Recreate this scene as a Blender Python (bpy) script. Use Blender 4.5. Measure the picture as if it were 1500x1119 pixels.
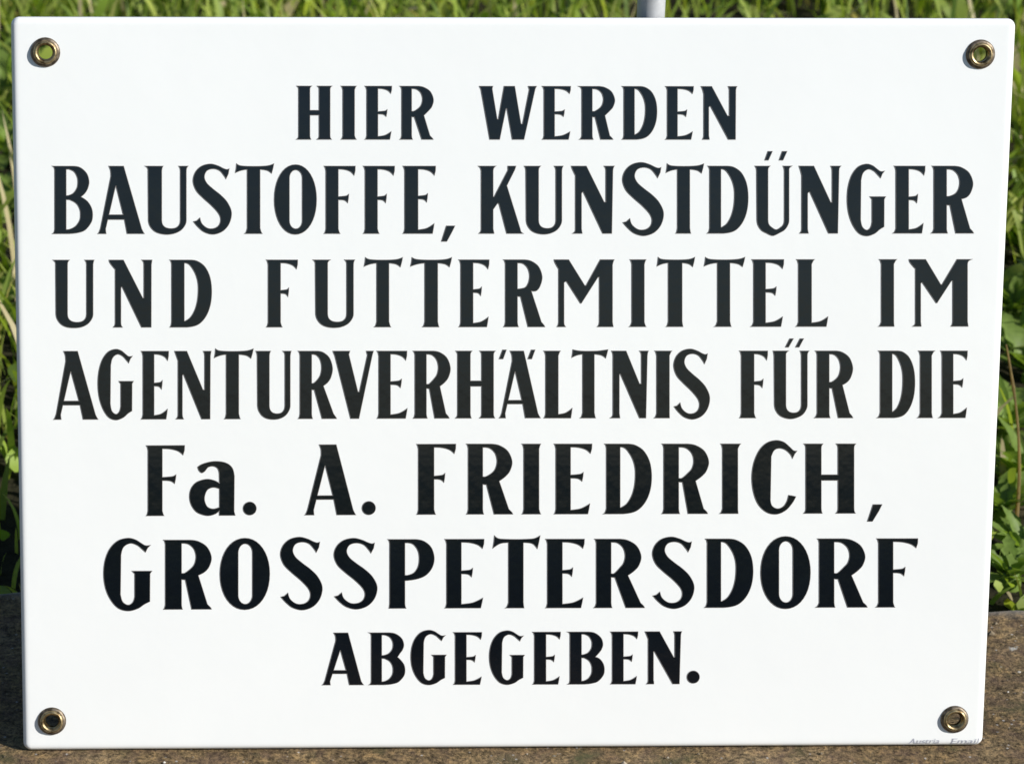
import bpy, bmesh, math, random
import numpy as np
from mathutils import Matrix, Vector, noise

rnd = random.Random(7)
scene = bpy.context.scene
for o in list(bpy.data.objects):
    bpy.data.objects.remove(o, do_unlink=True)
C = scene.collection

# ------------------------------------------------------------------ camera
LEAN = math.radians(12.0)            # the sign leans back against a rod
FPX = 4000.0                         # focal length in photo pixels (1500 wide)
CAM_S = (-0.1014, 0.3574, 1.0888)    # camera in the sign's own frame
CAM_R = tuple(math.radians(a) for a in (-9.964, -1.504, 0.175))
SHX, SHY = -261.0, -38.8             # off-centre crop of the photograph
H = 0.302                            # height of the sign (0.40 m wide)

SIGN_Z = 0.0006
sign_mat = Matrix.Translation((0, 0, SIGN_Z)) @ Matrix.Rotation(math.pi/2 - LEAN, 4, 'X')
cx, sx = math.cos(CAM_R[0]), math.sin(CAM_R[0])
rot = (Matrix.Rotation(CAM_R[2], 4, 'Z') @ Matrix.Rotation(CAM_R[1], 4, 'Y') @ Matrix.Rotation(CAM_R[0], 4, 'X'))
cam_in_sign = Matrix.Translation(CAM_S) @ rot
cam_world = sign_mat @ cam_in_sign
cd = bpy.data.cameras.new('camera')
cam = bpy.data.objects.new('camera', cd)
C.objects.link(cam)
cam.matrix_world = cam_world
cd.sensor_width = 36.0
cd.lens = FPX / 1500 * 36
cd.shift_x = -SHX / 1500
cd.shift_y = SHY / 1500
cd.clip_start = 0.02
cd.clip_end = 500
cd.dof.use_dof = True
cd.dof.focus_distance = 1.11
cd.dof.aperture_fstop = 25
scene.camera = cam

# ------------------------------------------------------------------ light
SUN_AZ = math.radians(30)            # from the right, this far round to the front
SUN_EL = math.radians(29)
sdir = Vector((math.cos(SUN_EL)*math.cos(SUN_AZ), -math.cos(SUN_EL)*math.sin(SUN_AZ), math.sin(SUN_EL)))
world = bpy.data.worlds.new('World')
scene.world = world
world.use_nodes = True
wn = world.node_tree.nodes
bg = wn.get('Background') or wn.new('ShaderNodeBackground')
sky = wn.new('ShaderNodeTexSky')
sky.sky_type = 'NISHITA'
sky.sun_disc = False
sky.sun_elevation = SUN_EL
sky.sun_rotation = math.atan2(sdir.x, sdir.y)
sky.dust_density = 0.25
sky.ozone_density = 2.5
world.node_tree.links.new(sky.outputs[0], bg.inputs[0])
bg.inputs[1].default_value = 0.075
sl = bpy.data.lights.new('sun', 'SUN')
sl.energy = 5.0
sl.angle = math.radians(0.55)
sl.color = (1.0, 0.972, 0.93)
so = bpy.data.objects.new('sun', sl)
C.objects.link(so)
so.rotation_euler = sdir.to_track_quat('Z', 'Y').to_euler()
so.location = sdir * 4
scene.view_settings.view_transform = 'Standard'
scene.view_settings.look = 'None'
scene.view_settings.exposure = 0.25
scene.view_settings.gamma = 1.0

# ------------------------------------------------------------------ helpers
def ray(px, py):
    """photo pixel -> origin and direction in the sign's frame"""
    d = Vector(((px - 750 - SHX) / FPX, -(py - 559.5 - SHY) / FPX, -1.0))
    return Vector(CAM_S), rot.to_3x3() @ d

def on_plate(px, py):
    o, d = ray(px, py)
    t = -o.z / d.z
    p = o + d * t
    return p.x, p.y

def on_level(px, py, z=0.0):
    """photo pixel -> point on a level surface at world height z"""
    o, d = ray(px, py)
    o = sign_mat @ o
    d = sign_mat.to_3x3() @ d
    return o + d * ((z - o.z) / d.z)

def at_depth(px, py, y):
    o, d = ray(px, py)
    o = sign_mat @ o
    d = sign_mat.to_3x3() @ d
    return o + d * ((y - o.y) / d.y)

def mat(name):
    m = bpy.data.materials.new(name)
    m.use_nodes = True
    nt = m.node_tree
    return m, nt, nt.nodes['Principled BSDF']

def N(nt, t, **kw):
    n = nt.nodes.new(t)
    for k, v in kw.items():
        setattr(n, k, v)
    return n

def ramp(nt, src, stops):
    r = N(nt, 'ShaderNodeValToRGB')
    el = r.color_ramp.elements
    while len(el) < len(stops):
        el.new(0.5)
    for e, (p, c) in zip(el, stops):
        e.position = p
        e.color = c if len(c) == 4 else (*c, 1)
    nt.links.new(src, r.inputs[0])
    return r.outputs[0]

def noise_tex(nt, co, scale, detail=4, rough=0.55):
    n = N(nt, 'ShaderNodeTexNoise')
    n.inputs['Scale'].default_value = scale
    n.inputs['Detail'].default_value = detail
    n.inputs['Roughness'].default_value = rough
    nt.links.new(co, n.inputs['Vector'])
    return n.outputs['Fac']

def mixc(nt, f, a, b, mode='MIX'):
    m = N(nt, 'ShaderNodeMix', data_type='RGBA', blend_type=mode)
    for i, v in ((0, f), (6, a), (7, b)):
        if hasattr(v, 'is_output'):
            nt.links.new(v, m.inputs[i])
        elif i == 0:
            m.inputs[i].default_value = v
        else:
            m.inputs[i].default_value = (*v, 1)
    return m.outputs[2]

def bump(nt, h, strength, dist, bsdf, chain=None):
    b = N(nt, 'ShaderNodeBump')
    b.inputs['Strength'].default_value = strength
    b.inputs['Distance'].default_value = dist
    nt.links.new(h, b.inputs['Height'])
    if chain:
        nt.links.new(chain, b.inputs['Normal'])
    nt.links.new(b.outputs[0], bsdf.inputs['Normal'])
    return b.outputs[0]

def link(name, me, parent=None, m=None):
    o = bpy.data.objects.new(name, me)
    C.objects.link(o)
    if m is not None and not me.materials:
        for mm in (m if isinstance(m, (list, tuple)) else [m]):
            me.materials.append(mm)
    if parent:
        o.parent = parent
    return o

def tag(o, label, cat, group=None):
    o['label'] = label
    o['category'] = cat
    if group:
        o['group'] = group

def lathe(name, prof, n=48):
    bm = bmesh.new()
    rings = [[bm.verts.new((r*math.cos(2*math.pi*i/n), r*math.sin(2*math.pi*i/n), z)) for i in range(n)] for r, z in prof]
    for a, b in zip(rings, rings[1:]):
        for i in range(n):
            bm.faces.new((a[i], a[(i+1) % n], b[(i+1) % n], b[i]))
    bmesh.ops.recalc_face_normals(bm, faces=bm.faces)
    me = bpy.data.meshes.new(name)
    bm.to_mesh(me)
    bm.free()
    for p in me.polygons:
        p.use_smooth = True
    return me

# ------------------------------------------------------------------ materials
def make_white():
    m, nt, b = mat('white_enamel')
    co = N(nt, 'ShaderNodeTexCoord').outputs['Object']
    tone = ramp(nt, noise_tex(nt, co, 9, 3), [(0.3, (.796, .806, .790)), (0.7, (.822, .831, .813))])
    spk = ramp(nt, noise_tex(nt, co, 210, 2), [(0.815, (0, 0, 0)), (0.85, (1, 1, 1))])
    col = mixc(nt, spk, tone, (.55, .53, .50))
    nt.links.new(col, b.inputs['Base Color'])
    b.inputs['Roughness'].default_value = 0.13
    b.inputs['Coat Weight'].default_value = 0.0
    bump(nt, noise_tex(nt, co, 45, 3), 0.12, 0.001, b)
    return m

def make_black():
    m, nt, b = mat('black_enamel')
    co = N(nt, 'ShaderNodeTexCoord').outputs['Object']
    col = ramp(nt, noise_tex(nt, co, 60, 4), [(0.3, (.0014, .0030, .0054)), (0.7, (.0030, .0054, .0092))])
    nt.links.new(col, b.inputs['Base Color'])
    b.inputs['Roughness'].default_value = 0.11
    bump(nt, noise_tex(nt, co, 70, 3), 0.10, 0.001, b)
    return m

def make_plain(name, c, rough=0.5, metal=0.0):
    m, nt, b = mat(name)
    co = N(nt, 'ShaderNodeTexCoord').outputs['Object']
    f = noise_tex(nt, co, 160, 3)
    col = ramp(nt, f, [(0.3, tuple(x*.82 for x in c)), (0.7, tuple(min(1, x*1.15) for x in c))])
    nt.links.new(col, b.inputs['Base Color'])
    b.inputs['Roughness'].default_value = rough
    b.inputs['Metallic'].default_value = metal
    return m

def make_brass(name, c, dark, rough):
    m, nt, b = mat(name)
    co = N(nt, 'ShaderNodeTexCoord').outputs['Object']
    f = noise_tex(nt, co, 420, 5)
    col = ramp(nt, f, [(0.40, dark), (0.60, c)])
    nt.links.new(col, b.inputs['Base Color'])
    b.inputs['Metallic'].default_value = 1.0
    b.inputs['Roughness'].default_value = rough
    bump(nt, f, 0.25, 0.0004, b)
    return m

M_white = make_white()
M_black = make_black()
M_rim = make_plain('letter_edge', (.19, .172, .16), .4)
M_ground_coat = make_plain('ground_coat', (.022, .024, .038), .35)
M_mark = make_plain('grey_print', (.47, .47, .52), .3)
M_brass = make_brass('aged_brass', (.44, .345, .19), (.13, .09, .045), .44)
M_washer = make_brass('tarnished_brass', (.25, .205, .155), (.085, .068, .048), .55)
M_zinc = make_plain('galvanised_steel', (.50, .51, .52), .5, .3)

# ------------------------------------------------------------------ ground and ledge
pl = on_level(8, 852)
pr = on_level(1475, 879)
EDGE_K = (pr.y - pl.y) / (pr.x - pl.x)
def edge_y(x):
    return pl.y + (x - pl.x) * EDGE_K

def make_concrete():
    m, nt, b = mat('weathered_concrete')
    co = N(nt, 'ShaderNodeTexCoord').outputs['Object']
    base = ramp(nt, noise_tex(nt, co, 14, 6, .62),
                [(0.28, (.115, .080, .042)), (0.5, (.21, .150, .078)), (0.75, (.27, .205, .125))])
    f2 = noise_tex(nt, co, 200, 6, .75)
    c2 = mixc(nt, 1.0, base, ramp(nt, f2, [(0.34, (.30, .29, .28)), (0.5, (1, 1, 1)), (0.64, (1.65, 1.55, 1.4))]), 'MULTIPLY')
    c2 = mixc(nt, 1.0, c2, ramp(nt, noise_tex(nt, co, 620, 4, .7), [(0.36, (.35, .34, .33)), (0.48, (.95, .95, .95)), (0.62, (1.5, 1.45, 1.36))]), 'MULTIPLY')
    c2 = mixc(nt, ramp(nt, noise_tex(nt, co, 95, 3), [(0.45, (0, 0, 0)), (0.65, (.45, .45, .45))]), c2, (.15, .095, .075))
    moss = ramp(nt, noise_tex(nt, co, 46, 5, .6), [(0.55, (0, 0, 0)), (0.70, (.75, .75, .75))])
    c3 = mixc(nt, moss, c2, (.075, .085, .035))
    v = N(nt, 'ShaderNodeTexVoronoi')
    v.inputs['Scale'].default_value = 330
    nt.links.new(co, v.inputs['Vector'])
    spk = ramp(nt, v.outputs['Distance'], [(0.10, (1, 1, 1)), (0.24, (0, 0, 0))])
    pick = ramp(nt, v.outputs['Color'], [(0.72, (0, 0, 0)), (0.76, (1, 1, 1))])
    gr = mixc(nt, 1.0, spk, pick, 'MULTIPLY')
    c4 = mixc(nt, gr, c3, (.46, .43, .39))
    lich = ramp(nt, noise_tex(nt, co, 70, 7, .7), [(0.68, (0, 0, 0)), (0.72, (1, 1, 1))])
    c5 = mixc(nt, lich, c4, (.50, .48, .42))
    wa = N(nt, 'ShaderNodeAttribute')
    wa.attribute_name = 'pale_edge'
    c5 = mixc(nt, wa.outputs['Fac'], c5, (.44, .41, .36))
    nt.links.new(c5, b.inputs['Base Color'])
    b.inputs['Roughness'].default_value = 0.95
    b.inputs['Specular IOR Level'].default_value = 0.2
    n1 = bump(nt, f2, 1.0, 0.0035, b)
    bump(nt, noise_tex(nt, co, 480, 3), 0.6, 0.0008, b, n1)
    return m

def build_ledge():
    nx, ny = 620, 132
    xs = np.linspace(-1.55, 1.55, nx)
    verts, faces, pale_edge = [], [], []
    front = -0.52
    for j in range(ny):
        v = j / (ny - 1)
        for x in xs:
            e = edge_y(x) + 0.004 * noise.noise((x*9, 3, 1)) + 0.0022 * noise.noise((x*55, 7, 1))
            y = front + (e - front) * v
            z = -0.0009 + 0.0007 * noise.noise((x*22, y*22, 0)) + 0.0006 * noise.noise((x*85, y*85, 4)) - 0.0004*abs(noise.noise((x*190, y*190, 9)))
            p = noise.noise((x*60, y*60, 20))
            if p > .42:
                z -= (p - .42) * .006
            if abs(y - .002) < .012 and abs(x) < .215:
                z = -.0004 + (z + .0004) * (abs(y - .002)/.012)**2 * .9
            d = min(e - y, y - front)
            if d < .012:
                z -= .007 * (1 - d/.012)**2 + .002*noise.noise((x*70, y*70, 3))*(1-d/.012)
            verts.append((x, y, min(z, 0.0003)))
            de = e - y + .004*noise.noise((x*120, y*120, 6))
            pale_edge.append(max(0, min(1, 1.5 - de/.010)) * max(0, min(1, .75 + 1.5*noise.noise((x*40, y*60, 13)))))  # mask: colour gets paler towards the back edge, broken up by noise
    for j in range(ny-1):
        for i in range(nx-1):
            a = j*nx+i
            faces.append((a, a+1, a+nx+1, a+nx))
    # back and front faces of the ledge down into the soil
    for j, flip in ((ny-1, False), (0, True)):
        k = len(verts)
        for i in range(nx):
            x, y, z = verts[j*nx+i]
            verts.append((x, y + (.002 if not flip else -.002), -.16))
        for i in range(nx-1):
            f = (j*nx+i, j*nx+i+1, k+i+1, k+i)
            faces.append(f[::-1] if flip else f)
    for i, flip in ((0, True), (nx-1, False)):
        pass
    me = bpy.data.meshes.new('concrete_ledge')
    me.from_pydata(verts, [], faces)
    me.polygons.foreach_set('use_smooth', [True]*len(me.polygons))
    pale_edge += [0.0]*(len(verts)-len(pale_edge))
    at = me.attributes.new('pale_edge', 'FLOAT', 'POINT')
    at.data.foreach_set('value', pale_edge)
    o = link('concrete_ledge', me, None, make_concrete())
    o['kind'] = 'structure'
    return o
build_ledge()

def make_soil():
    m, nt, b = mat('meadow_soil')
    co = N(nt, 'ShaderNodeTexCoord').outputs['Object']
    near = ramp(nt, noise_tex(nt, co, 25, 6, .65), [(0.3, (.014, .013, .008)), (0.55, (.030, .028, .014)), (0.75, (.065, .052, .030))])
    far = ramp(nt, noise_tex(nt, co, 3.5, 8, .7), [(0.3, (.028, .048, .014)), (0.6, (.055, .085, .026)), (0.8, (.095, .11, .045))])
    ln = N(nt, 'ShaderNodeVectorMath', operation='LENGTH')
    nt.links.new(co, ln.inputs[0])
    f = ramp(nt, ln.outputs['Value'], [(0.0, (0, 0, 0)), (1.0, (1, 1, 1))])
    mr = N(nt, 'ShaderNodeMapRange')
    mr.inputs['From Min'].default_value = 2.0
    mr.inputs['From Max'].default_value = 3.4
    nt.links.new(ln.outputs['Value'], mr.inputs['Value'])
    nt.links.new(mixc(nt, mr.outputs[0], near, far), b.inputs['Base Color'])
    b.inputs['Roughness'].default_value = 1.0
    b.inputs['Specular IOR Level'].default_value = 0.1
    bump(nt, noise_tex(nt, co, 40, 5), 1.0, 0.01, b)
    return m

def ground_z(x, y):
    return -0.030 + 0.012 * noise.noise((x*2.3, y*2.3, 5)) + 0.10 * max(0, min(1, (y - 1.2) / 6))

def build_ground():
    # near part finely gridded, the rest out to the horizon
    g = sorted(set([-90, -45, -20, -10, -6] + [round(-4 + i*.16, 3) for i in range(51)] + [6, 10, 20, 45, 90]))
    verts = [(x, y, ground_z(x, y) if abs(x) < 5 and abs(y) < 8 else -.03 + (.10 if y > 7 else 0)) for y in g for x in g]
    n = len(g)
    faces = [(j*n+i, j*n+i+1, (j+1)*n+i+1, (j+1)*n+i) for j in range(n-1) for i in range(n-1)]
    me = bpy.data.meshes.new('ground')
    me.from_pydata(verts, [], faces)
    me.polygons.foreach_set('use_smooth', [True]*len(me.polygons))
    o = link('ground', me, None, make_soil())
    o['kind'] = 'structure'
build_ground()

# ------------------------------------------------------------------ the sign
sign = bpy.data.objects.new('enamel_sign', None)
C.objects.link(sign)
sign.matrix_world = sign_mat
sign.empty_display_size = 0.05
tag(sign, 'white enamel sign with black German lettering leaning back on a thin metal rod', 'sign')

EYES = [(66.5, 77.0), (1436.0, 80.0), (76.0, 1055.5), (1398.0, 1053.0)]
eye_pos = [on_plate(*e) for e in EYES]
ROLL = 0.0022        # the rim curves back this far
RIMW = 0.0052        # over this width
def rim_z(d):
    return 0.0 if d >= RIMW else -ROLL * (1 - d/RIMW)**6.5
THICK = 0.0008

def rounded_rect(inset, rad, n=10):
    x0, x1, y0, y1 = -.2005+inset, .2-inset, inset, H-inset
    r = max(rad - inset, 0.0004)
    pts = []
    for cxx, cyy, a0 in ((x1-r, y1-r, 0), (x0+r, y1-r, 90), (x0+r, y0+r, 180), (x1-r, y0+r, 270)):
        for i in range(n+1):
            a = math.radians(a0 + 90*i/n)
            pts.append((cxx + r*math.cos(a), cyy + r*math.sin(a)))
    return pts

def build_plate():
    bm = bmesh.new()
    RAD = 0.0034
    def loop(pts, z):
        return [bm.verts.new((x, y, z)) for x, y in pts]
    def bridge(a, b, mi=0, smooth=True):
        n = len(a)
        for i in range(n):
            f = bm.faces.new((a[i], a[(i+1) % n], b[(i+1) % n], b[i]))
            f.material_index = mi
            f.smooth = smooth
    seg = 14
    loops = []
    for k in range(seg+1):
        d = RIMW * (1 - k/seg)**2.0
        loops.append(loop(rounded_rect(d, RAD), rim_z(d)))
    edges = []
    L0 = loops[0]
    for i in range(len(L0)):
        edges.append(bm.edges.new((L0[i], L0[(i+1) % len(L0)])))
    hole_loops = []
    for ex, ey in eye_pos:
        h = loop([(ex + .0037*math.cos(2*math.pi*i/28), ey + .0037*math.sin(2*math.pi*i/28)) for i in range(28)], 0)
        hole_loops.append(h)
        for i in range(28):
            edges.append(bm.edges.new((h[i], h[(i+1) % 28])))
    bmesh.ops.triangle_fill(bm, use_beauty=True, edges=edges)
    for k, (a, b) in enumerate(zip(loops, loops[1:])):
        bridge(a, b, 1 if k >= seg-1 else 0)      # the white coat thins out to the dark ground coat
    outer = loops[-1]
    # short white return, then the dark ground coat along the bare rim
    e1 = loop(rounded_rect(0, RAD), -ROLL-.0008)
    bridge(outer, e1, 1)
    e2 = loop(rounded_rect(0.00005, RAD), -ROLL-.0022)
    bridge(e1, e2, 1)
    e3 = loop(rounded_rect(THICK, RAD), -ROLL-.0022)
    bridge(e2, e3, 1)
    e4 = loop(rounded_rect(THICK, RAD), -ROLL+.0002)
    bridge(e3, e4, 1)
    e5 = loop(rounded_rect(.004, RAD), -THICK-.0002)
    bridge(e4, e5, 1)
    ed = [bm.edges.get((e5[i], e5[(i+1) % len(e5)])) for i in range(len(e5))]
    for h in hole_loops:
        hb = [bm.verts.new((v.co.x, v.co.y, -THICK)) for v in h]
        bridge(h, hb)
        ed += [bm.edges.get((hb[i], hb[(i+1) % 28])) for i in range(28)]
    r = bmesh.ops.triangle_fill(bm, use_beauty=True, edges=ed)
    for f in r['geom']:
        if isinstance(f, bmesh.types.BMFace):
            f.material_index = 1
    bmesh.ops.recalc_face_normals(bm, faces=bm.faces)
    me = bpy.data.meshes.new('plate')
    bm.to_mesh(me)
    bm.free()
    o = link('plate', me, sign, [M_white, M_ground_coat])
    o['label'] = 'glossy white enamelled steel plate with rolled edge'
    return o
plate = build_plate()

eye_me = lathe('eyelet', [(.0028, -.0022), (.0050, -.0026), (.0050, -.0023), (.0035, -.0014), (.0028, -.0004), (.00285, .0010), (.00305, .0017), (.0036, .0021), (.0040, .0022),
                          (.0044, .0020), (.0047, .0015), (.0049, .0008)])
wash_me = lathe('washer', [(.0040, .0002), (.0040, .0011), (.0048, .00125), (.0054, .0010), (.0058, .0005), (.0059, .00002)])
for (ex, ey) in eye_pos:
    e = link('eyelet', eye_me, sign, M_brass)
    e.location = (ex, ey, 0)
    e.rotation_euler = (rnd.uniform(-.03, .03), rnd.uniform(-.03, .03), rnd.uniform(0, 6))
    w = link('washer', wash_me, e, M_washer)

# ------------------------------------------------------------------ lettering
# Every glyph is a list of closed outlines in photo pixels; a point is (x, t)
# with t = 0 at cap height and 1 on the baseline, a third value marks a corner.
def smooth(pts, n=7):
    out = []
    L = len(pts)
    P = [(p[0], p[1], len(p) > 2) for p in pts]
    for i in range(L):
        p0, p1, p2, p3 = P[i-1], P[i], P[(i+1) % L], P[(i+2) % L]
        if p1[2] and p2[2]:
            out.append(p1[:2])
            continue
        a = p1 if p1[2] else p0
        b = p2 if p2[2] else p3
        d01 = math.hypot(p1[0]-a[0], (p1[1]-a[1])) or 1
        for k in range(n):
            t = k/n
            q = []
            for c in (0, 1):
                m1 = (p2[c]-a[c])*.5
                m2 = (b[c]-p1[c])*.5
                if p1[2]:
                    m1 = (p2[c]-p1[c])
                    m1 = 1.5*(p2[c]-p1[c]) - .5*m2
                if p2[2]:
                    m2 = 1.5*(p2[c]-p1[c]) - .5*m1
                h = ((2*t**3-3*t*t+1)*p1[c] + (t**3-2*t*t+t)*m1 + (-2*t**3+3*t*t)*p2[c] + (t**3-t*t)*m2)
                q.append(h)
            out.append(tuple(q))
    return out

SF = 2.6     # flare of the stem ends
def stem(xl, xr, tl=None, tr=None, bl=None, br=None):
    tl = xl-SF if tl is None else tl
    tr = xr+SF if tr is None else tr
    bl = xl-SF if bl is None else bl
    br = xr+SF if br is None else br
    return [(tl, 0, 1), (tr, 0, 1), (tr-(tr-xr)*.45, .022), (xr, .07, 1), (xr, .93, 1), (br-(br-xr)*.45, .978), (br, 1, 1),
            (bl, 1, 1), (bl+(xl-bl)*.55, .978), (xl, .93, 1), (xl, .07, 1), (tl+(xl-tl)*.55, .022)]

def g_I(xl, xr, **k):
    return [stem(xl, xr, **k)]

def top_arm(xr, tip):
    w = tip-xr
    return [(tip, 0, 1), (tip-.01*w, .07, 1), (tip-.07*w, .135, 1), (tip-.28*w, .082), (tip-.62*w, .052), (xr, .045, 1)]

def mid_arm(xr, tip, t=.47):
    w = tip-xr
    return [(xr, t-.022, 1), (xr+.45*w, t-.028), (tip-.22*w, t-.036), (tip, t-.058, 1), (tip-.03*w, t, 1), (tip-.1*w, t+.068, 1),
            (tip-.32*w, t+.037), (xr+.4*w, t+.026), (xr, t+.024, 1)]

def bot_arm(xr, tip):
    w = tip-xr
    return [(xr, .945, 1), (xr+.45*w, .928), (tip-.28*w, .90), (tip, .855, 1), (tip-.04*w, .92, 1), (tip-.10*w, 1, 1)]

def g_E(xl, xr, tip, mid, bot, tl=None, bl=None, t=.465):
    tl = xl-SF if tl is None else tl
    bl = xl-SF if bl is None else bl
    return [[(tl, 0, 1)] + top_arm(xr, tip) + mid_arm(xr, mid, t) + bot_arm(xr, bot) +
            [(bl, 1, 1), (bl+(xl-bl)*.55, .978), (xl, .93, 1), (xl, .07, 1), (tl+(xl-tl)*.55, .022)]]

def g_F(xl, xr, tip, mid, tl=None, bl=None, br=None, t=.475):
    tl = xl-SF if tl is None else tl
    bl = xl-SF if bl is None else bl
    br = xr+SF if br is None else br
    return [[(tl, 0, 1)] + top_arm(xr, tip) + mid_arm(xr, mid, t) +
            [(xr, .93, 1), (br-(br-xr)*.45, .978), (br, 1, 1), (bl, 1, 1), (bl+(xl-bl)*.55, .978), (xl, .93, 1), (xl, .07, 1), (tl+(xl-tl)*.55, .022)]]

def g_L(xl, xr, bot, tl=None, tr=None, bl=None):
    tl = xl-SF if tl is None else tl
    tr = xr+SF if tr is None else tr
    bl = xl-SF if bl is None else bl
    return [[(tl, 0, 1), (tr, 0, 1), (tr-(tr-xr)*.45, .022), (xr, .07, 1)] + bot_arm(xr, bot) +
            [(bl, 1, 1), (bl+(xl-bl)*.55, .978), (xl, .93, 1), (xl, .07, 1), (tl+(xl-tl)*.55, .022)]]

def g_T(l, r, xl, xr, fl, fr, wing=.035, low=.098):
    w1, w2 = xl-l, r-xr
    return [[(l+.10*w1, -wing, 1), (l+.35*w1, -.010), (l+.8*w1, .0), ((xl+xr)/2, .003), (r-.8*w2, .0), (r-.35*w2, -.010), (r, -wing, 1),
             (r-.06*w2, .03, 1), (r-.16*w2, low+.008, 1), (r-.45*w2, .066), (xr+.1*w2, .05), (xr, .055, 1),
             (xr, .92, 1), (fr-(fr-xr)*.45, .976), (fr, 1, 1), (fl, 1, 1), (fl+(xl-fl)*.55, .976), (xl, .92, 1),
             (xl, .055, 1), (xl-.1*w1, .05), (l+.45*w1, .066), (l, low, 1), (l+.07*w1, .03, 1)]]

def g_H(a, b, c, d, y0, y1):
    return [[(a-SF, 0, 1), (b+SF, 0, 1), (b+.5, .03), (b, .07, 1), (b, y0, 1), (c, y0, 1), (c, .07, 1), (c-.5, .03), (c-SF, 0, 1), (d+SF, 0, 1), (d+.5, .03), (d, .07, 1),
             (d, .93, 1), (d+.5, .97), (d+SF*.8, 1, 1), (c-SF*1.2, 1, 1), (c-.7, .97), (c, .93, 1), (c, y1, 1), (b, y1, 1), (b, .93, 1), (b+.5, .97), (b+SF*.6, 1, 1),
             (a-SF*1.2, 1, 1), (a-.7, .97), (a, .93, 1), (a, .07, 1), (a-.5, .03)]]

def g_A(tl, tr, f0, f1, f2, f3, ax, at, y0, y1, dots=None):
    # thin left leg, thick right leg; (ax, at) inside apex
    lx = lambda t: tl+3.6 + (f0+3.5-tl-3.6)*(t-.12)/.82          # outer edge of the left leg
    li = lambda t: ax + (f1-1.5-ax)*(t-at)/(.96-at)              # inner edge of the left leg
    ri = lambda t: ax + .8 + (f2+.5-ax-.8)*(t-at)/(.97-at)
    ro = lambda t: tr + (f3-3.6-tr)*(t-.01)/.93
    out = [(tl, 0, 1), (tr, 0, 1), (ro(.93), .93, 1), (f3-1.6, .975), (f3, 1, 1), (f2, 1, 1), (ri(y1), y1, 1), (li(y1), y1, 1), (li(.93), .93, 1),
           (f1-.4, .975), (f1, 1, 1), (f0, 1, 1), (f0+1.8, .975), (lx(.92), .92, 1), (lx(.15), .15, 1), (tl+2.6, .07), (tl+1.2, .025)]
    tri = [(ax, at, 1), (ax+.8, at, 1), (ri(y0), y0, 1), (li(y0), y0, 1)]
    return [out, tri]

def g_N(tl, tr, a, b, f0, f1, ax, at, c, d, s0, s1, nx, nt_, b0, b1):
    return [[(tl, 0, 1), (tr, 0, 1), (nx, nt_, 1), (c, nt_, 1), (c, .07, 1), (c-.6, .03), (s0, 0, 1), (s1, 0, 1), (d+.6, .03), (d, .07, 1),
             (b1, 1, 1), (b0, 1, 1), (ax+.6, at, 1), (ax-.9, at, 1), (b, at+.02, 1), (b, .93, 1), (b+.6, .97), (f1, 1, 1), (f0, 1, 1), (a-.7, .97), (a, .93, 1), (a, .14, 1), (tl+1.8, .05)]]

def g_M(tl, tr, a, b, f0, f1, ax, at, nx, nt_, vx, vt, r0, r1, c, d, g0, g1, bx, bt):
    return [[(tl, 0, 1), (tr, 0, 1), (nx-1, nt_, 1), (nx+1, nt_, 1), (r0, 0, 1), (r1, 0, 1), (d+1.2, .03), (d, .08, 1), (d, .93, 1), (d+.6, .97), (g1, 1, 1), (g0, 1, 1),
             (c-.8, .97), (c, .93, 1), (c, bt, 1), (bx-1, bt, 1), (vx+.6, vt, 1), (vx-.6, vt, 1), (ax+.6, at, 1), (ax-.8, at, 1), (b, at+.015, 1), (b, .93, 1), (b+.5, .97), (f1, 1, 1),
             (f0, 1, 1), (a-.7, .97), (a, .93, 1), (a, .14, 1), (tl+1.6, .05)]]

def g_U(a, b, c, d, s=None, ib=.925, ob=1.012, dots=None):
    s = s or (a-SF, b+SF, c-SF, d+SF)
    w = d-a
    iw = c-b
    out = [(s[0], 0, 1), (s[1], 0, 1), (b+.6, .03), (b, .07, 1), (b, .80, 1), (b+.05*iw, .865), (b+.22*iw, .91), (b+.5*iw, ib), (c-.22*iw, .91), (c-.05*iw, .865), (c, .80, 1),
           (c, .07, 1), (c-.6, .03), (s[2], 0, 1), (s[3], 0, 1), (d+.6, .03), (d, .07, 1), (d, .78, 1), (d-.02*w, .86), (d-.13*w, .945), (d-.30*w, .995), (a+.5*w, ob), (a+.30*w, .997), (a+.15*w, .955),
           (a+.045*w, .88), (a+.01*w, .80, 1), (a, .07, 1), (a-.6, .03)]
    return [out]

def g_D(xl, xr, rr, cr, fl=None, y0=.045, y1=.908):
    fl = xl-SF if fl is None else fl
    w, c = rr-xr, cr-xr
    out = [(xl-SF, 0, 1), (xr+.25*w, 0, 1), (xr+.50*w, .022), (xr+.76*w, .105), (xr+.94*w, .26), (rr, .46), (xr+.95*w, .67), (xr+.78*w, .845), (xr+.5*w, .962), (xr+.1*w, 1, 1),
           (fl, 1, 1), (fl+(xl-fl)*.6, .975), (xl, .92, 1), (xl, .06, 1), (xl-1, .02)]
    cnt = [(xr, y0, 1), (xr+.12*c, y0, 1), (xr+.42*c, y0+.035), (xr+.76*c, .19), (xr+.95*c, .31), (cr, .44), (xr+.94*c, .60), (xr+.76*c, .74), (xr+.46*c, .85), (xr+.12*c, y1-.005), (xr, y1, 1)]
    return [out, cnt]

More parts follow.
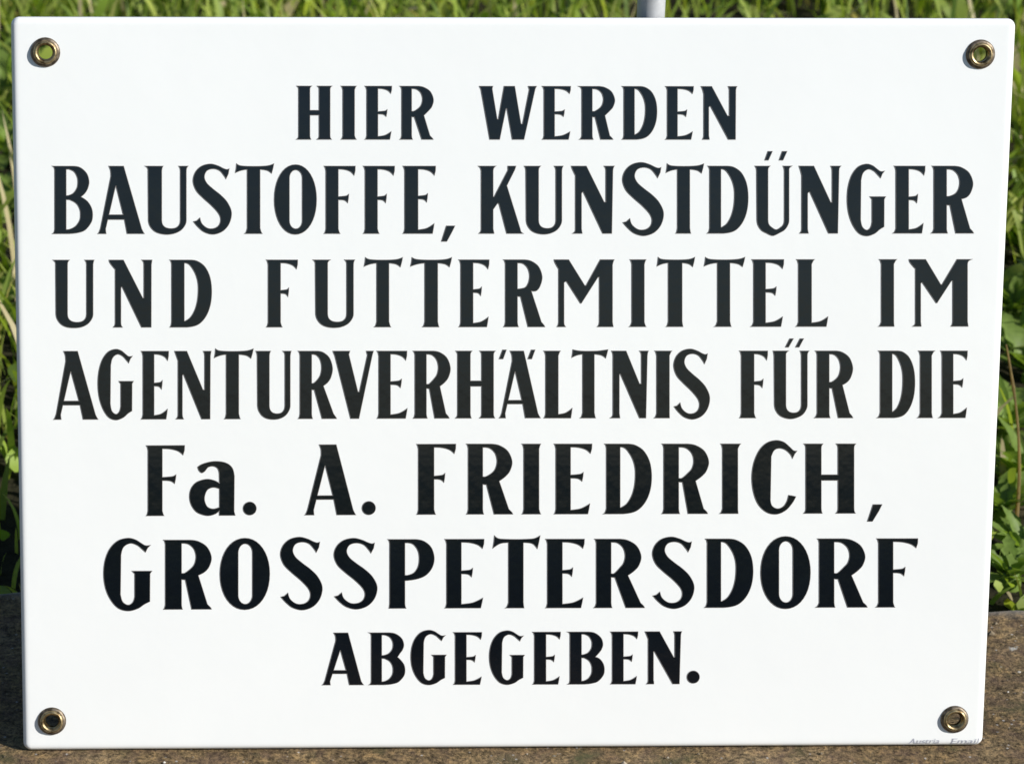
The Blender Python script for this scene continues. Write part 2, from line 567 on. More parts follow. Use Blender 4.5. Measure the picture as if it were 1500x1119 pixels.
def g_R(xl, xr, br, cr, f0, f1, q=.52, cb=.455, ap=.585, tl=None, fl=None, fr=None):
    tl = xl-SF if tl is None else tl
    fl = xl-SF if fl is None else fl
    fr = xr+1.5 if fr is None else fr
    w, c = br-xr, cr-xr
    qx = xr + .56*w
    out = [(tl, 0, 1), (xr+.3*w, 0, 1), (xr+.58*w, .024), (xr+.86*w, .105), (br, .25), (xr+.93*w, .38), (xr+.78*w, .46), (qx, q, 1),
           (f1-.10*w-1.5, .93, 1), (f1-1.5, .972), (f1, 1, 1), (f0, 1, 1), (xr+.13*w, ap, 1), (xr, ap-.005, 1), (xr, .93, 1), (xr+.5, .97), (fr, 1, 1), (fl, 1, 1), (fl+(xl-fl)*.6, .975), (xl, .93, 1), (xl, .06, 1), (tl+(xl-tl)*.6, .02)]
    cnt = [(xr, .048, 1), (xr+.2*c, .048, 1), (xr+.55*c, .068), (xr+.87*c, .135), (cr, .24), (xr+.90*c, .345), (xr+.66*c, .41), (xr+.25*c, cb-.004), (xr, cb, 1)]
    return [out, cnt]

def g_P(xl, xr, br, cr, fl, fr):
    w, c = br-xr, cr-xr
    out = [(xl-SF, 0, 1), (xr+.38*w, 0, 1), (xr+.66*w, .03), (xr+.9*w, .12), (br, .27), (xr+.93*w, .41), (xr+.72*w, .52), (xr+.42*w, .575), (xr, .60, 1),
           (xr, .93, 1), (xr+.5, .97), (fr, 1, 1), (fl, 1, 1), (xl-.5, .97), (xl, .93, 1), (xl, .06, 1), (xl-1, .02)]
    cnt = [(xr, .05, 1), (xr+.2*c, .05, 1), (xr+.6*c, .075), (xr+.9*c, .16), (cr, .27), (xr+.93*c, .39), (xr+.66*c, .48), (xr+.25*c, .517), (xr, .52, 1)]
    return [out, cnt]

def g_B(xl, xr, u, lo, cu, cl, wx, u0=.045, u1=.435, l0=.495, l1=.94, wt=.455):
    w, v = u-xr, lo-xr
    out = [(xl-SF*1.3, 0, 1), (xr+.3*w, 0, 1), (xr+.62*w, .022), (xr+.9*w, .11), (u, .23), (xr+.94*w, .33), (xr+.82*w, .40), (wx, wt, 1), (xr+.80*v, .52), (xr+.95*v, .61), (lo, .715), (xr+.95*v, .83), (xr+.72*v, .945), (xr+.45*v, .985), (xr+.1*v, 1, 1),
           (xl-SF*1.3, 1, 1), (xl-1, .975), (xl, .93, 1), (xl, .06, 1), (xl-1, .02)]
    c, d = cu-xr, cl-xr
    k1 = [(xr, u0, 1), (xr+.25*c, u0, 1), (xr+.7*c, .085), (xr+.95*c, .165), (cu, .24), (xr+.93*c, .32), (xr+.65*c, .395), (xr+.25*c, u1-.004), (xr, u1, 1)]
    k2 = [(xr, l0, 1), (xr+.25*d, l0+.002, 1), (xr+.7*d, .55), (xr+.94*d, .63), (cl, .71), (xr+.95*d, .80), (xr+.68*d, .885), (xr+.3*d, l1-.01), (xr, l1, 1)]
    return [out, k1, k2]

def g_O(l, r, cl, cr, t0=-.022, t1=1.012, c0=.055, c1=.93):
    m, hw, hy, my = (l+r)/2, (r-l)/2, (t1-t0)/2, (t0+t1)/2
    out = [(m + hw*math.copysign(abs(math.cos(a))**.96, math.cos(a)), my - hy*math.copysign(abs(math.sin(a))**.96, math.sin(a))) for a in [2*math.pi*i/40 for i in range(40)]]
    cm, cw = (cl+cr)/2, (cr-cl)/2
    ky = cw*.0125
    cnt = []
    for i in range(13):
        a = math.pi*i/12
        cnt.append((cm + cw*math.cos(a), c0 + ky - ky*math.sin(a)))
    for i in range(13):
        a = math.pi + math.pi*i/12
        cnt.append((cm + cw*math.cos(a), c1 - ky - ky*math.sin(a)))
    return [[(*p, 1) for p in out], [(*p, 1) for p in cnt]]

def fit(shape, bx, l, r, t0, t1):
    x0, x1, y0, y1 = bx
    return [[((p[0]-x0)/(x1-x0)*(r-l)+l, (p[1]-y0)/(y1-y0)*(t1-t0)+t0) + tuple(p[2:]) for p in sh] for sh in shape]

S_SHAPE = [[(1378, 163, 1), (1372, 200, 1), (1355, 236, 1), (1340, 212), (1308, 176), (1262, 163), (1215, 178), (1197, 222), (1215, 268), (1262, 312), (1318, 357), (1366, 410), (1395, 482), (1380, 560), (1333, 618), (1265, 642),
            (1200, 627), (1155, 592), (1118, 549, 1), (1142, 543, 1), (1165, 522, 1), (1180, 565), (1222, 598), (1270, 598), (1305, 574), (1316, 532), (1300, 488), (1250, 432), (1190, 378), (1138, 322), (1115, 252), (1132, 188), (1178, 143), (1242, 128), (1296, 141), (1335, 160), (1360, 168)]]
S_BOX = (1115, 1395, 128, 642)
G_SHAPE = [[(728, 180, 1), (712, 200, 1), (700, 230, 1), (680, 208), (652, 180), (612, 166), (572, 192), (556, 250, 1), (553, 535, 1), (566, 588), (597, 612), (625, 594), (637, 552, 1), (637, 386, 1), (622, 367, 1), (737, 367, 1), (726, 386, 1),
            (725, 588, 1), (692, 608), (655, 638), (600, 655), (542, 636), (496, 574), (466, 490), (455, 392), (463, 290), (491, 205), (538, 147), (595, 128), (640, 139), (676, 166), (700, 182)]]
G_BOX = (455, 737, 128, 655)
C_SHAPE = [[(537, 128, 1), (520, 150, 1), (505, 182, 1), (488, 150), (452, 119), (410, 108), (372, 122), (349, 168, 1), (343, 488, 1), (356, 530), (395, 550), (438, 534), (464, 496), (476, 452, 1), (500, 455, 1), (529, 462, 1), (502, 510), (455, 562), (390, 590), (318, 577), (256, 520), (220, 430),
            (208, 320), (223, 212), (264, 120), (318, 68), (382, 50), (440, 62), (484, 98), (512, 124)]]
C_BOX = (208, 537, 50, 590)
a_SHAPE = [[(448, 246, 1), (488, 222), (565, 205), (645, 213), (698, 248), (717, 312, 1), (715, 572, 1), (723, 600, 1), (607, 600, 1), (607, 566, 1), (570, 592), (513, 601), (442, 576), (401, 522), (388, 460), (401, 400), (442, 355), (510, 335), (568, 344), (608, 366, 1), (606, 290, 1), (592, 254), (560, 240), (524, 248), (500, 276), (478, 288), (458, 272)],
           [(608, 405, 1), (562, 395), (520, 412), (500, 455), (500, 498), (521, 538), (560, 552), (608, 540, 1)]]
a_BOX = (388, 723, 87, 600)

def quad(*pts):
    return [[(x, y, 1) for x, y in pts]]

def dot(x, y, r):
    return [[(x + r*math.cos(a), y + r*math.sin(a), 1) for a in [2*math.pi*i/28 for i in range(28)]]]

# each row: (x0, top0, base0, x1, top1, base1) then the letters
ROWS = []
ROWS.append(((440, 126.4, 204.4, 1080, 127.0, 204.5), [
    g_H(437.6, 454, 467.6, 483.6, .455, .545), g_I(502.4, 519.4), g_E(537.4, 553.6, 574, 567.2, 573, t=.5), g_R(588.6, 603, 635, 619, 618, 634.6, q=.55, cb=.47, ap=.58),
    [[(702.4, 0, 1), (722, 0, 1), (721, .05, 1), (728.3, .62, 1), (730.2, .62, 1), (738.6, 0, 1), (754, 0, 1), (763.2, .71, 1), (765.6, .71, 1), (775.5, .06, 1), (774, 0, 1), (786, 0, 1), (784, .05, 1), (767.6, 1, 1), (750.6, 1, 1), (742.6, .42, 1), (741.2, .42, 1), (732, 1, 1), (717.6, 1, 1), (704.6, .06, 1)]],
    g_E(797, 812.4, 836, 827, 835, t=.5), g_R(852.4, 867.6, 900.6, 884, 880, 898, q=.55, cb=.47, ap=.58, tl=848, fl=849), g_D(914, 929.4, 962.4, 945.6), g_E(977.6, 992.4, 1016, 1006.2, 1014.4, t=.5),
    g_N(1027.2, 1042.6, 1031, 1038.2, 1029, 1039.2, 1040.4, .375, 1068.4, 1077.8, 1066.8, 1079.6, 1065.6, .555, 1067, 1077.4)]))
ROWS.append(((80, 243.6, 342.4, 1430, 243.4, 341.7), [
    g_B(80.4, 97, 130.6, 135.8, 114.2, 118, 118.6), g_A(159.6, 181.2, 143.6, 155.6, 186.4, 211.6, 169.4, .295, .72, .79), g_U(217, 237, 264.4, 273, (213, 239, 262, 275.6)),
    ('S', 283, 339.2, -.032, 1.01), g_T(345, 401.2, 362.4, 381, 358.6, 384.2), g_O(402, 463.8, 424, 443), g_F(477.6, 495.6, 520.6, 511), g_F(535, 553, 578.2, 566.4), g_E(593, 612.4, 638.2, 626.6, 636),
    ('comma', (654, 331), (666.4, 331), (662, 340), (654.6, 353.6), (646.8, 353.6)),
    [[(701, 0, 1), (726.4, 0, 1), (723.4, .03), (722.4, .07, 1), (722.4, .455, 1), (724, .455, 1), (744.2, .06, 1), (744, 0, 1), (755.8, 0, 1), (753.8, .06, 1), (742.4, .29, 1), (762, .93, 1), (763.4, .975), (766.4, 1, 1), (742.4, 1, 1), (731, .56, 1), (729, .55, 1), (722.4, .645, 1), (722.4, .93, 1), (723.8, 1, 1), (701.6, 1, 1), (704.2, .97), (705, .93, 1), (705, .07, 1), (703.8, .03)]],
    g_U(770.4, 789, 814.4, 823, (768.2, 792, 812, 825)), g_N(837, 859, 843, 851.8, 839, 853, 854, .385, 887.6, 897.8, 885, 900, 885, .535, 883, 896.2), ('S', 912, 972, -.055, 1.035),
    g_T(975.8, 1031, 992.4, 1010.4, 990, 1012), g_D(1039.6, 1056, 1096, 1076, fl=1036), g_U(1108.4, 1125, 1149, 1155.8, (1106, 1128, 1147, 1160), ob=1.035, ib=.945),
    ('marks', [(1125, 222), (1131.4, 222), (1125.6, 234.8), (1120.4, 234.8)], [(1146, 222), (1152.8, 222), (1147, 234.8), (1141.4, 234.8)]),
    g_N(1170.4, 1192.2, 1174.4, 1183, 1171.4, 1184.4, 1185.8, .385, 1219, 1229, 1217, 1231.8, 1216.8, .54, 1213.8, 1227.2), ('G', 1241, 1297.4, -.03, 1.04), g_E(1312.4, 1331, 1355.2, 1344.4, 1352.4, bl=1308, t=.48), g_R(1368, 1386.6, 1425.2, 1405.8, 1400, 1426.2, q=.49, cb=.45, fl=1364)]))
ROWS.append(((80, 381.0, 479.4, 1425, 380.0, 477.9), [
    g_U(81.6, 99, 127, 136.4, (78, 101.8, 124.4, 138), ob=1.008), g_N(160, 181, 169, 177.2, 166, 179.6, 178.6, .40, 211, 221.8, 208, 222.8, 209.2, .565, 207.6, 221.6), g_D(251.6, 270, 310.2, 290.6),
    g_F(393, 411, 436.2, 423.2), g_U(462, 480, 508, 517.8, (458.8, 484, 505, 519.8), ob=1.01), g_T(533.6, 589.8, 552, 569.8, 548.4, 572.6), g_T(601.6, 661.8, 622.4, 641.2, 619, 643.2), g_E(675, 693, 716.6, 705.6, 715.4), g_R(740.4, 758, 794.2, 775.8, 773.6, 798.2, q=.465, cb=.435, ap=.55),
    g_M(811.8, 833.2, 818.4, 826.2, 816, 828.6, 829.4, .325, 857.6, .385, 851, .65, 879.4, 899.8, 878, 897.2, 875, 898.4, 877, .26), g_I(925.6, 943.8, bl=921.8), g_T(962.6, 1017.8, 979, 999.2, 976, 1000.6), g_T(1031.6, 1091.2, 1051, 1069.2, 1046.6, 1071.2), g_E(1104, 1121.4, 1148.2, 1137.2, 1146.4, bl=1100), g_L(1169.6, 1188.8, 1212.8, bl=1166, tr=1193),
    g_I(1291, 1309.2, tl=1288, tr=1313.6, bl=1287, br=1309.8), g_M(1331.8, 1356, 1341, 1348.6, 1337, 1349.4, 1350.6, .345, 1379, .375, 1372, .65, 1402, 1423.4, 1395.6, 1417.2, 1393, 1418.2, 1394.6, .32)]))
ROWS.append(((80, 514.4, 614.2, 700, 514.0, 612.2), [
    g_A(93.4, 113.8, 78.8, 89.8, 122, 143.8, 103.4, .30, .73, .79), ('G', 143.6, 195.6, -.03, 1.01), g_E(209.6, 225.8, 247.2, 238, 245.4, t=.49), g_N(256, 273.8, 261, 267.2, 258, 269.2, 268.6, .345, 300, 308.2, 298, 309.4, 297.4, .57, 295.6, 307.8), g_T(314.2, 371.2, 331.6, 349.8, 329, 352.2),
    g_U(377, 394.6, 417.6, 425.2, (375, 396.6, 414.4, 426.6), ob=1.01), g_R(439.6, 456.6, 487.2, 471.2, 472, 493.2, q=.515, cb=.475, ap=.575),
    [[(487.8, 0, 1), (512.6, 0, 1), (511, .05, 1), (524.4, .605, 1), (526.6, .605, 1), (538.4, .06, 1), (536.8, 0, 1), (547.2, 0, 1), (545.6, .05, 1), (525.8, 1, 1), (513.8, 1, 1), (490.6, .07, 1)]],
    g_E(555, 572, 596.2, 588.4, 596.6, t=.475), g_R(608, 624.6, 659.8, 642.2, 637, 658.2, q=.525, cb=.49, ap=.56), g_H(670.4, 689, 705.6, 723, .445, .525),
    g_A(747.4, 767.2, 731.4, 740.8, 769.6, 791.8, 754.2, .31, .735, .79), ('marks', [(736.4, 512.4), (741.8, 512.4), (737, 525.6), (731.4, 525.6)], [(778.4, 512.4), (783.8, 512.4), (779, 525.6), (773.4, 525.6)])]))
ROWS.append(((700, 514.0, 612.2, 1425, 513.8, 611.6), [
    g_L(799.4, 817.8, 838.2, tr=821), g_T(837.8, 890.6, 853.6, 870.6, 850, 872.6, wing=.02), g_N(896, 917.2, 898, 907.2, 894, 908.2, 908.4, .345, 939.6, 948.2, 937, 949.8, 936.8, .49, 937, 946.2), g_I(962, 980.6, tl=959.4, tr=984.2, bl=958.4, br=980.8), ('S', 987, 1039.6, -.03, 1.02),
    g_F(1086, 1104.6, 1124.6, 1118, t=.48), g_U(1134, 1151.2, 1174, 1182.6, (1132.6, 1155, 1172.2, 1185.2), ob=1.015), ('marks', [(1157, 496), (1162.2, 496), (1155.2, 508.4), (1150.6, 508.4)], [(1172, 496), (1177.2, 496), (1170.6, 508.4), (1165.6, 508.4)]),
    g_R(1197, 1214.6, 1249.2, 1231.2, 1228, 1249.4, q=.51, cb=.465, ap=.56, fl=1193), g_D(1289.4, 1306.8, 1340.2, 1322.6, fl=1285), g_I(1348, 1364.6, tl=1345.4, tr=1369.2, bl=1344, br=1366.2), g_E(1380, 1396.2, 1417.2, 1410.8, 1416, tl=1378, bl=1375, t=.475)]))
ROWS.append(((220, 652.4, 755.0, 690, 650.0, 752.8), [
    g_F(217, 237.8, 270.6, 258), ('a', 277.8, 344.6, 0, 1), ('stop', 366, 744.4, 9.6), g_A(467.8, 492.6, 446.8, 460.2, 493.6, 521.2, 476, .30, .725, .78), ('stop', 540.4, 743.8, 9.8), g_F(613, 635.8, 667.8, 652, tl=610.6, bl=610.6, br=638.2)]))
ROWS.append(((690, 650.0, 752.8, 1250, 649.8, 751.4), [
    g_R(686, 707.2, 750.2, 728.2, 724, 751.2, q=.53, cb=.465, ap=.58), g_I(767.4, 789.6), g_E(814.4, 835.8, 867.2, 854.6, 864), g_D(888.4, 908.4, 954.6, 930.8, fl=884), g_R(972.4, 994.2, 1038.2, 1016.2, 1008, 1036.6, q=.53, cb=.49, ap=.55, fl=969.6), g_I(1058.4, 1080.8, tl=1056, tr=1085, bl=1054.4, br=1081.4),
    ('C', 1101.4, 1167.4, -.05, 1.01), g_H(1180.4, 1203, 1227.6, 1251, .445, .525), ('comma', (1279, 738.6), (1292, 738.6), (1287.4, 748), (1278, 763.2), (1270.8, 763.2))]))
ROWS.append(((245, 790.6, 892.0, 660, 789.4, 890.1), [
    ('G', 152, 222.6, -.03, 1.02), g_R(242.4, 266, 309.8, 287.2, 281, 309.8, q=.51, cb=.478, ap=.575), g_O(322.4, 395.2, 349, 370, t0=-.025, t1=1.01), ('S', 411, 472.2, -.038, 1.018), ('S', 489.4, 552.6, -.02, 1.01), g_P(571, 593.2, 636.2, 614.2, 570, 595), g_E(654.4, 675.8, 709.2, 692.6, 707.4, t=.48)]))
ROWS.append(((660, 789.4, 890.1, 1340, 788.4, 888.8), [
    g_T(722.2, 791.2, 745, 766.6, 740.6, 767.8, wing=.05, low=.13), g_E(802, 823.8, 856.2, 839.2, 854, t=.475), g_R(873.6, 895.2, 939.2, 915.8, 917, 944.2, q=.53, cb=.50, ap=.56, fl=870), ('S', 955.8, 1016.8, -.03, 1.015), g_D(1036, 1056, 1103.2, 1078.2, fl=1032), g_O(1114.4, 1187.2, 1141, 1161.6, t0=-.035, t1=1.02, c0=.035),
    g_R(1200, 1221.8, 1267.2, 1244.6, 1241.6, 1270.4, q=.535, cb=.50, ap=.59, fl=1195), g_F(1287, 1308.2, 1344.6, 1326, bl=1283, t=.475)]))
ROWS.append(((475, 926.4, 1002.6, 1000, 924.3, 1001.0), [
    g_A(489, 509.8, 472.2, 484.2, 512, 532.8, 498.2, .34, .72, .785), g_B(544, 559.2, 591.6, 593.4, 575.8, 575.8, 582.4, wt=.47), ('G', 602, 653.8, -.045, 1.005), g_E(667, 683.2, 705.8, 696.6, 705.2, t=.5), ('G', 717, 768.4, -.03, 1.005), g_E(783, 799.8, 821.2, 812.6, 819.4, t=.5), g_B(835, 851.8, 883.2, 885.4, 867.2, 867.2, 872, wt=.48), g_E(897, 913.2, 934.6, 926.6, 932.6, t=.5),
    g_N(945, 966.2, 949.6, 957.2, 947, 957.6, 958.2, .38, 988.6, 997.2, 987, 998.6, 986.8, .49, 985.6, 995.2), ('stop', 1015.6, 991, 9.1)]))

LIFT = 0.00005
def letter_mesh(loops_px, name):
    cu = bpy.data.curves.new(name, 'CURVE')
    cu.dimensions = '2D'
    cu.fill_mode = 'BOTH'
    cu.bevel_depth = 0.00020
    cu.bevel_resolution = 1
    cu.extrude = 0.00002
    cu.offset = -0.00007
    org = on_plate(loops_px[0][0][0], loops_px[0][0][1])
    for lp in loops_px:
        clean = []
        for p in lp:
            if not clean or math.hypot(p[0]-clean[-1][0], p[1]-clean[-1][1]) > .12:
                clean.append(p)
        s = cu.splines.new('POLY')
        s.points.add(len(clean)-1)
        for q, (x, y) in zip(s.points, clean):
            u, v = on_plate(x, y)
            q.co = (u-org[0], v-org[1], 0, 1)
        s.use_cyclic_u = True
    tmp = bpy.data.objects.new('tmp', cu)
    me = bpy.data.meshes.new_from_object(tmp)
    bpy.data.objects.remove(tmp)
    bpy.data.curves.remove(cu)
    me.name = name
    me.materials.clear()
    me.materials.append(M_black)
    me.materials.append(M_rim)
    for v in me.vertices:
        v.co.z *= .35
    for p in me.polygons:
        p.material_index = 0 if p.normal.z > .999 else 1
        p.use_smooth = False
    return me, org

def add_letter(loops_px, name):
    me, org = letter_mesh(loops_px, name)
    o = link(name, me, plate)
    o.location = (org[0], org[1], LIFT + .00008)
    return o

for (x0, t0, b0, x1, t1, b1), items in ROWS:
    def Y(x, t):
        k = (x-x0)/(x1-x0)
        a, b = t0+(t1-t0)*k, b0+(b1-b0)*k
        return a + (b-a)*t
    pending = None
    for it in items:
        name = 'letter'
        if isinstance(it, tuple):
            kind = it[0]
            if kind in ('comma',):
                add_letter([list(it[1:])], 'comma')
                continue
            if kind == 'stop':
                add_letter([[p[:2] for p in dot(*it[1:])[0]]], 'full_stop')
                continue
            if kind == 'marks':
                for mk in it[1:]:
                    add_letter([mk], 'umlaut_mark')
                continue
            shape, box = {'S': (S_SHAPE, S_BOX), 'G': (G_SHAPE, G_BOX), 'C': (C_SHAPE, C_BOX), 'a': (a_SHAPE, a_BOX)}[kind]
            it = fit(shape, box, *it[1:])
        loops = []
        for lp in it:
            # smooth in square pixel space, then tilt with the row
            hgt = b0 - t0
            sm = smooth([(p[0], p[1]*hgt) + tuple(p[2:]) for p in lp])
            loops.append([(x, Y(x, t/hgt)) for x, t in sm])
        add_letter(loops, name)

# maker's mark in tiny grey type along the lower rim
def roll_z(u, v):
    return rim_z(max(0, min(v, H-v, u+.2, .2-u)))
for word, xa, xb in (('Austria', 1331, 1377), ('Email', 1392.5, 1434)):
    fc = bpy.data.curves.new('maker_mark', 'FONT')
    fc.body = word
    fc.size = 1
    fo = bpy.data.objects.new('tmp', fc)
    me = bpy.data.meshes.new_from_object(fo)
    bpy.data.objects.remove(fo)
    xs = [v.co.x for v in me.vertices]
    w0, w1 = min(xs), max(xs)
    ua, va = on_plate(xa, 1088.6)
    ub, vb = on_plate(xb, 1088.2)
    k = (ub-ua)/(w1-w0)
    ky = .0024/.72
    for v in me.vertices:
        w = va + v.co.y*ky
        u = ua + (v.co.x-w0)*k*.97 + (w-va)*.28
        v.co = (u, w, roll_z(u, w) + .0002)
    me.name = 'maker_mark'
    me.materials.clear()
    link('maker_mark', me, plate, M_mark)

# ------------------------------------------------------------------ the rod the sign leans on
TOPB = sign_mat @ Vector((0, H, -ROLL-.0022))
ROD_R = 0.0056
rx = at_depth(954, 12, TOPB.y + ROD_R).x
rod_me = lathe('rod', [(0.0, .52), (ROD_R*.6, .52), (ROD_R*.93, .519), (ROD_R, .517), (ROD_R, .3), (ROD_R, .15), (ROD_R, -.05), (0.0, -.05)], 40)
rod = link('metal_rod', rod_me, None, M_zinc)
rod.location = (rx, TOPB.y + ROD_R + .0003, 0)
tag(rod, 'thin grey galvanised rod standing upright behind the white sign', 'rod')

# ------------------------------------------------------------------ vegetation
def make_leaf_mat(name, attr=True, col=(.08, .13, .03)):
    m, nt, b = mat(name)
    if attr:
        a = N(nt, 'ShaderNodeAttribute')
        a.attribute_name = 'tint'
        c = a.outputs['Color']
    else:
        co = N(nt, 'ShaderNodeTexCoord').outputs['Object']
        c = ramp(nt, noise_tex(nt, co, 55, 4), [(0.3, tuple(x*.7 for x in col)), (0.7, tuple(x*1.25 for x in col))])
    nt.links.new(c, b.inputs['Base Color'])
    b.inputs['Roughness'].default_value = 0.5
    b.inputs['Specular IOR Level'].default_value = 0.28
    tr = N(nt, 'ShaderNodeBsdfTranslucent')
    tc = mixc(nt, 1.0, c, (1.5, 1.55, .6), 'MULTIPLY')
    nt.links.new(tc, tr.inputs[0])
    mx = N(nt, 'ShaderNodeMixShader')
    mx.inputs[0].default_value = 0.45
    nt.links.new(b.outputs[0], mx.inputs[1])
    nt.links.new(tr.outputs[0], mx.inputs[2])
    nt.links.new(mx.outputs[0], nt.nodes['Material Output'].inputs[0])
    return m
M_grass = make_leaf_mat('grass_blades')
M_leaf = make_leaf_mat('weed_leaf', False, (.20, .29, .06))
M_straw = make_leaf_mat('dry_straw', False, (.36, .27, .13))

WEEDS = []
for wpx, wpy, wn_, ws in [(1478, 858, 12, .62), (1494, 815, 11, .75), (1468, 760, 11, .8), (1500, 710, 12, .95), (1476, 640, 12, 1.0), (1510, 560, 11, 1.1), (1480, 470, 12, 1.1), (1500, 380, 12, 1.2),
                          (4, 330, 12, 1.1), (14, 240, 11, 1.1), (-6, 480, 11, 1.0), (2, 150, 11, 1.2)]:
    wp = on_level(wpx, wpy, -.03)
    WEEDS.append((wp.x, wp.y, wn_, ws))

def build_grass():
    g = np.random.default_rng(11)
    n = 64000
    x = g.uniform(-1.9, 1.9, n)
    y = g.beta(1.0, 1.5, n) * 3.0
    y = y + np.array([edge_y(v) for v in x]) + .006
    keep = np.array([noise.noise((a*3.1, b*3.1, 2)) + .55*noise.noise((a*11, b*11, 8)) for a, b in zip(x, y)]) + g.uniform(-.4, .4, n) > -.22
    for wx, wy, _, ws in WEEDS:
        keep &= ((x-wx)**2 + (y-wy)**2 > (.033*ws)**2) | (g.random(n) < .25)
    x, y = x[keep], y[keep]
    n = len(x)
    z = np.array([ground_z(a, b) for a, b in zip(x, y)]) - .004
    broad = g.random(n) < .48
    tall = np.array([noise.noise((a*2.2, b*2.2, 31)) for a, b in zip(x, y)])
    L = np.where(broad, g.uniform(.018, .045, n), g.gamma(5, .014, n) + .03) * (1 + .45*tall)
    L = np.clip(L, .016, .19)
    near = np.clip((y - np.array([edge_y(v) for v in x])) / .34, .30, 1)
    L *= near
    W = np.where(broad, g.uniform(.005, .013, n), g.uniform(.0020, .0046, n))
    az = g.uniform(0, 2*np.pi, n)
    z = z + np.where(broad, g.uniform(0, .055, n) * near, 0)
    lean = np.where(broad, g.uniform(.35, 1.15, n), np.abs(g.normal(.36, .30, n)))
    curl = np.where(broad, g.uniform(.1, .8, n), g.uniform(.1, 1.1, n))
    tw = az + np.pi/2 + g.normal(0, .5, n)
    S = 7
    prof_g = np.array([.75, .95, 1.0, .95, .78, .48, .02])
    prof_b = np.array([.16, .55, .90, 1.0, .86, .52, .03])
    P = np.zeros((n, S, 2, 3))
    px, py, pz = x.copy(), y.copy(), z.copy()
    ang = lean*.35
    for s in range(S):
        if s:
            ang = lean*.35 + (lean*.65 + curl*(s/(S-1))**1.2) * s/(S-1)
            st = L/(S-1)
            px = px + np.cos(az)*np.sin(ang)*st
            py = py + np.sin(az)*np.sin(ang)*st
            pz = pz + np.cos(ang)*st
        w = W*.5*np.where(broad, prof_b[s], prof_g[s])
        for k, sg in ((0, -1), (1, 1)):
            P[:, s, k, 0] = px + sg*np.cos(tw)*w
            P[:, s, k, 1] = py + sg*np.sin(tw)*w
            P[:, s, k, 2] = pz + .15*w*sg
    verts = P.reshape(-1, 3)
    base = (np.arange(n)*S*2)[:, None]
    q = []
    for s in range(S-1):
        q.append(base + np.array([[2*s, 2*s+1, 2*s+3, 2*s+2]]))
    faces = np.stack(q, 1).reshape(-1, 4)
    me = bpy.data.meshes.new('grass')
    me.vertices.add(len(verts))
    me.vertices.foreach_set('co', verts.ravel())
    nf = len(faces)
    me.loops.add(nf*4)
    me.loops.foreach_set('vertex_index', faces.ravel().astype(np.int32))
    me.polygons.add(nf)
    me.polygons.foreach_set('loop_start', np.arange(0, nf*4, 4, dtype=np.int32))
    me.polygons.foreach_set('use_smooth', np.ones(nf, dtype=bool))
    me.update(calc_edges=True)
    me.validate()
    # colours: fresh greens, yellow-greens, a share of dry straw
    pal = np.array([(.18, .29, .04), (.27, .375, .05), (.37, .44, .07), (.055, .115, .024), (.44, .47, .12)])
    w = g.dirichlet(np.ones(5)*.45, n)
    col = w @ pal
    col *= g.uniform(.65, 1.3, n)[:, None]
    dry = (g.random(n) < np.where(broad, .04, .10))
    col[dry] = np.array([.55, .46, .27]) * g.uniform(.55, 1.15, dry.sum())[:, None]
    tipdry = np.linspace(0, 1, S)**3
    vc = np.repeat(col[:, None, :], S, 1)
    m = (g.random(n) < .2)[:, None, None]
    vc = np.where(m, vc*(1-.5*tipdry[None, :, None]) + np.array([.40, .33, .14])*.5*tipdry[None, :, None], vc)
    vc = np.repeat(vc[:, :, None, :], 2, 2).reshape(-1, 3)
    at = me.color_attributes.new('tint', 'FLOAT_COLOR', 'POINT')
    at.data.foreach_set('color', np.concatenate([vc, np.ones((len(vc), 1))], 1).ravel())
    o = link('grass', me, None, M_grass)
    o['kind'] = 'stuff'
    o['label'] = 'sunlit rough green grass mixed with weeds and dry straw behind the ledge'
build_grass()

def leaf_mesh(L, W, lobes, droop, seed):
    r = random.Random(seed)
    S = 9
    bm = bmesh.new()
    rows = []
    for s in range(S+1):
        t = s/S
        w = W*.5*(math.sin(math.pi*min(1, (t*.93+.04)))**.75) * (1 + lobes*(1 if s % 2 else -1)*.5)
        if t < .18:
            w = W*.06
        if s == S:
            w = W*.02
        yy = L*t
        zz = L*(.32*t - droop*t*t) + r.uniform(-.001, .001)
        rows.append([bm.verts.new((-w, yy-.1*w, zz+.32*w)), bm.verts.new((0, yy, zz)), bm.verts.new((w, yy-.1*w, zz+.32*w))])
    for a, b in zip(rows, rows[1:]):
        bm.faces.new((a[0], a[1], b[1], b[0]))
        bm.faces.new((a[1], a[2], b[2], b[1]))
    me = bpy.data.meshes.new('leaf')
    bm.to_mesh(me)
    bm.free()
    for p in me.polygons:
        p.use_smooth = True
    me.materials.append(M_leaf)
    return me
LEAVES = [leaf_mesh(0.080, .018, .10, .30, 1), leaf_mesh(.095, .024, .55, .42, 2), leaf_mesh(.06, .019, .25, .22, 3)]
crown_me = lathe('crown', [(0, .012), (.004, .010), (.006, .003), (.005, -.012), (0, -.02)], 10)
def weed(x, y, n, size, seed):
    r = random.Random(seed)
    e = bpy.data.objects.new('leafy_weed', None)
    C.objects.link(e)
    e.location = (x, y, ground_z(x, y))
    e.empty_display_size = .02
    tag(e, 'low broad-leaved green weed growing in the grass behind the concrete ledge', 'weed', 'weeds behind the concrete ledge')
    c = link('crown', crown_me, e, M_leaf)
    n = int(n*2)
    for i in range(n):
        lf = link('leaf', LEAVES[r.randrange(3)], e)
        lf.rotation_euler = (r.uniform(.1, .95), r.uniform(-.25, .25), 2*math.pi*i/n*1.618*2 + r.uniform(-.3, .3))
        s = size*r.uniform(.26, .6)
        lf.scale = (s, s, s)
        lf.location = (0, 0, .004)
for i, (wx, wy, n, s) in enumerate(WEEDS):
    weed(wx, wy, n, s, 40+i)

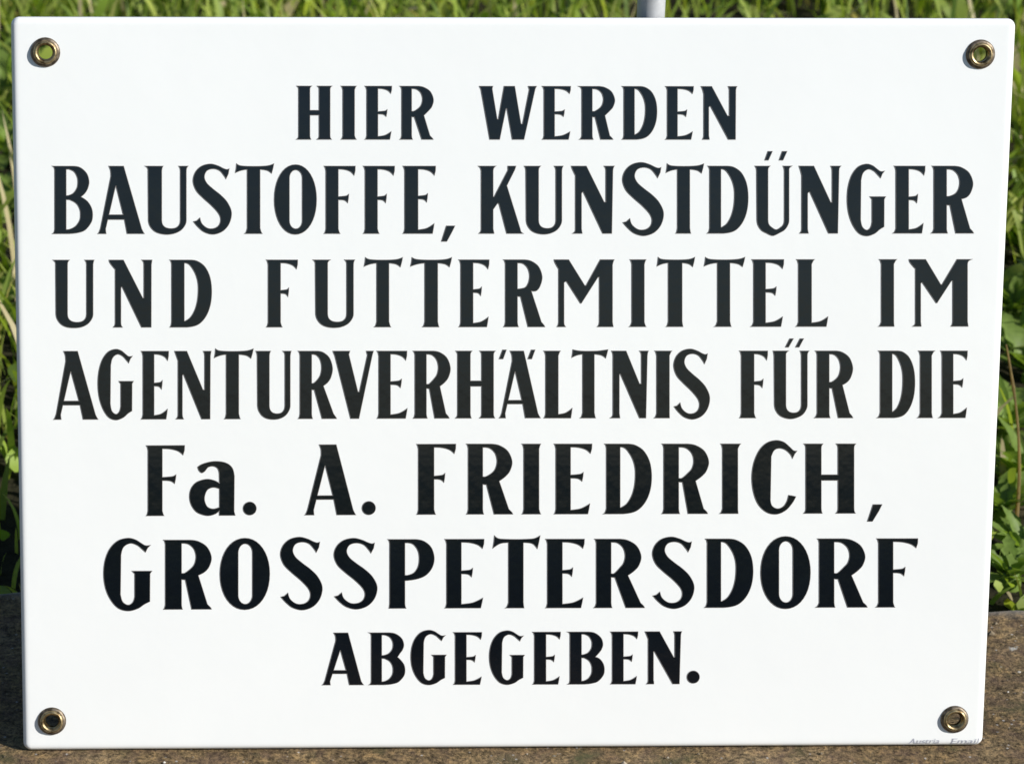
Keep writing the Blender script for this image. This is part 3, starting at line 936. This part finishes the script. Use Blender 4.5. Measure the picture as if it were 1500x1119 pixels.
def stalk(p0, p1, bend, r0, seed):
    me = bpy.data.meshes.new('dry_stalk')
    bm = bmesh.new()
    prev = None
    S, K = 14, 6
    for s in range(S+1):
        t = s/S
        c = p0.lerp(p1, t) + Vector(bend)*math.sin(math.pi*t)
        rr = r0*(1-.6*t)
        if t > .72:
            rr = r0*(1.25 if s % 2 else .95)*(1.22-t)*1.6      # seed head
        ring = [bm.verts.new(c + Vector((rr*math.cos(2*math.pi*k/K), rr*math.sin(2*math.pi*k/K), 0))) for k in range(K)]
        if prev:
            for k in range(K):
                bm.faces.new((prev[k], prev[(k+1) % K], ring[(k+1) % K], ring[k]))
        prev = ring
    bm.faces.new(prev)
    bm.to_mesh(me)
    bm.free()
    o = link('dry_stalk', me, None, M_straw)
    tag(o, 'dry straw-coloured grass stalk standing beside the right edge of the sign', 'stalk')
q0 = on_level(1489, 770, -.03)
q1 = at_depth(1474, 505, q0.y - .02)
stalk(Vector((q0.x, q0.y, -.035)), q1, (.004, 0, 0), .00105, 3)

# loose grit lying on the ledge
def build_grit():
    g = random.Random(5)
    verts, faces = [], []
    for i in range(1900):
        x, y = g.uniform(-.6, .6), g.uniform(-.16, .13)
        r = g.choice([.0004, .0005, .0005, .0006, .0007, .0009, .0009, .0013, .0017]) * g.uniform(.7, 1.2)
        if -.207 < x < .207 and -.0025 < y < .075:
            continue
        if y > edge_y(x) - .014:
            continue
        k = len(verts)
        pts = [(1, 0, 0), (.2, .95, .05), (-.9, .3, 0), (-.55, -.8, .05), (.5, -.85, 0), (.15, .1, .75), (-.25, -.1, .7), (0, 0, -.5)]
        a = g.uniform(0, 6.28)
        for p in pts:
            q = [c*g.uniform(.8, 1.2)*r for c in p]
            verts.append((x + q[0]*math.cos(a) - q[1]*math.sin(a), y + q[0]*math.sin(a) + q[1]*math.cos(a), q[2] - .0002))
        for f in ((0, 1, 5), (1, 2, 5), (2, 6, 5), (2, 3, 6), (3, 4, 6), (4, 0, 5), (4, 5, 6), (1, 0, 7), (2, 1, 7), (3, 2, 7), (4, 3, 7), (0, 4, 7)):
            faces.append(tuple(k+j for j in f))
    me = bpy.data.meshes.new('grit')
    me.from_pydata(verts, [], faces)
    m, nt, b = mat('grit_stone')
    gi = N(nt, 'ShaderNodeNewGeometry')
    nt.links.new(ramp(nt, gi.outputs['Random Per Island'], [(0, (.08, .06, .04)), (.6, (.20, .155, .095)), (.88, (.32, .27, .20)), (1, (.5, .47, .41))]), b.inputs['Base Color'])
    b.inputs['Roughness'].default_value = .9
    o = link('grit', me, None, m)
    o['kind'] = 'stuff'
build_grit()
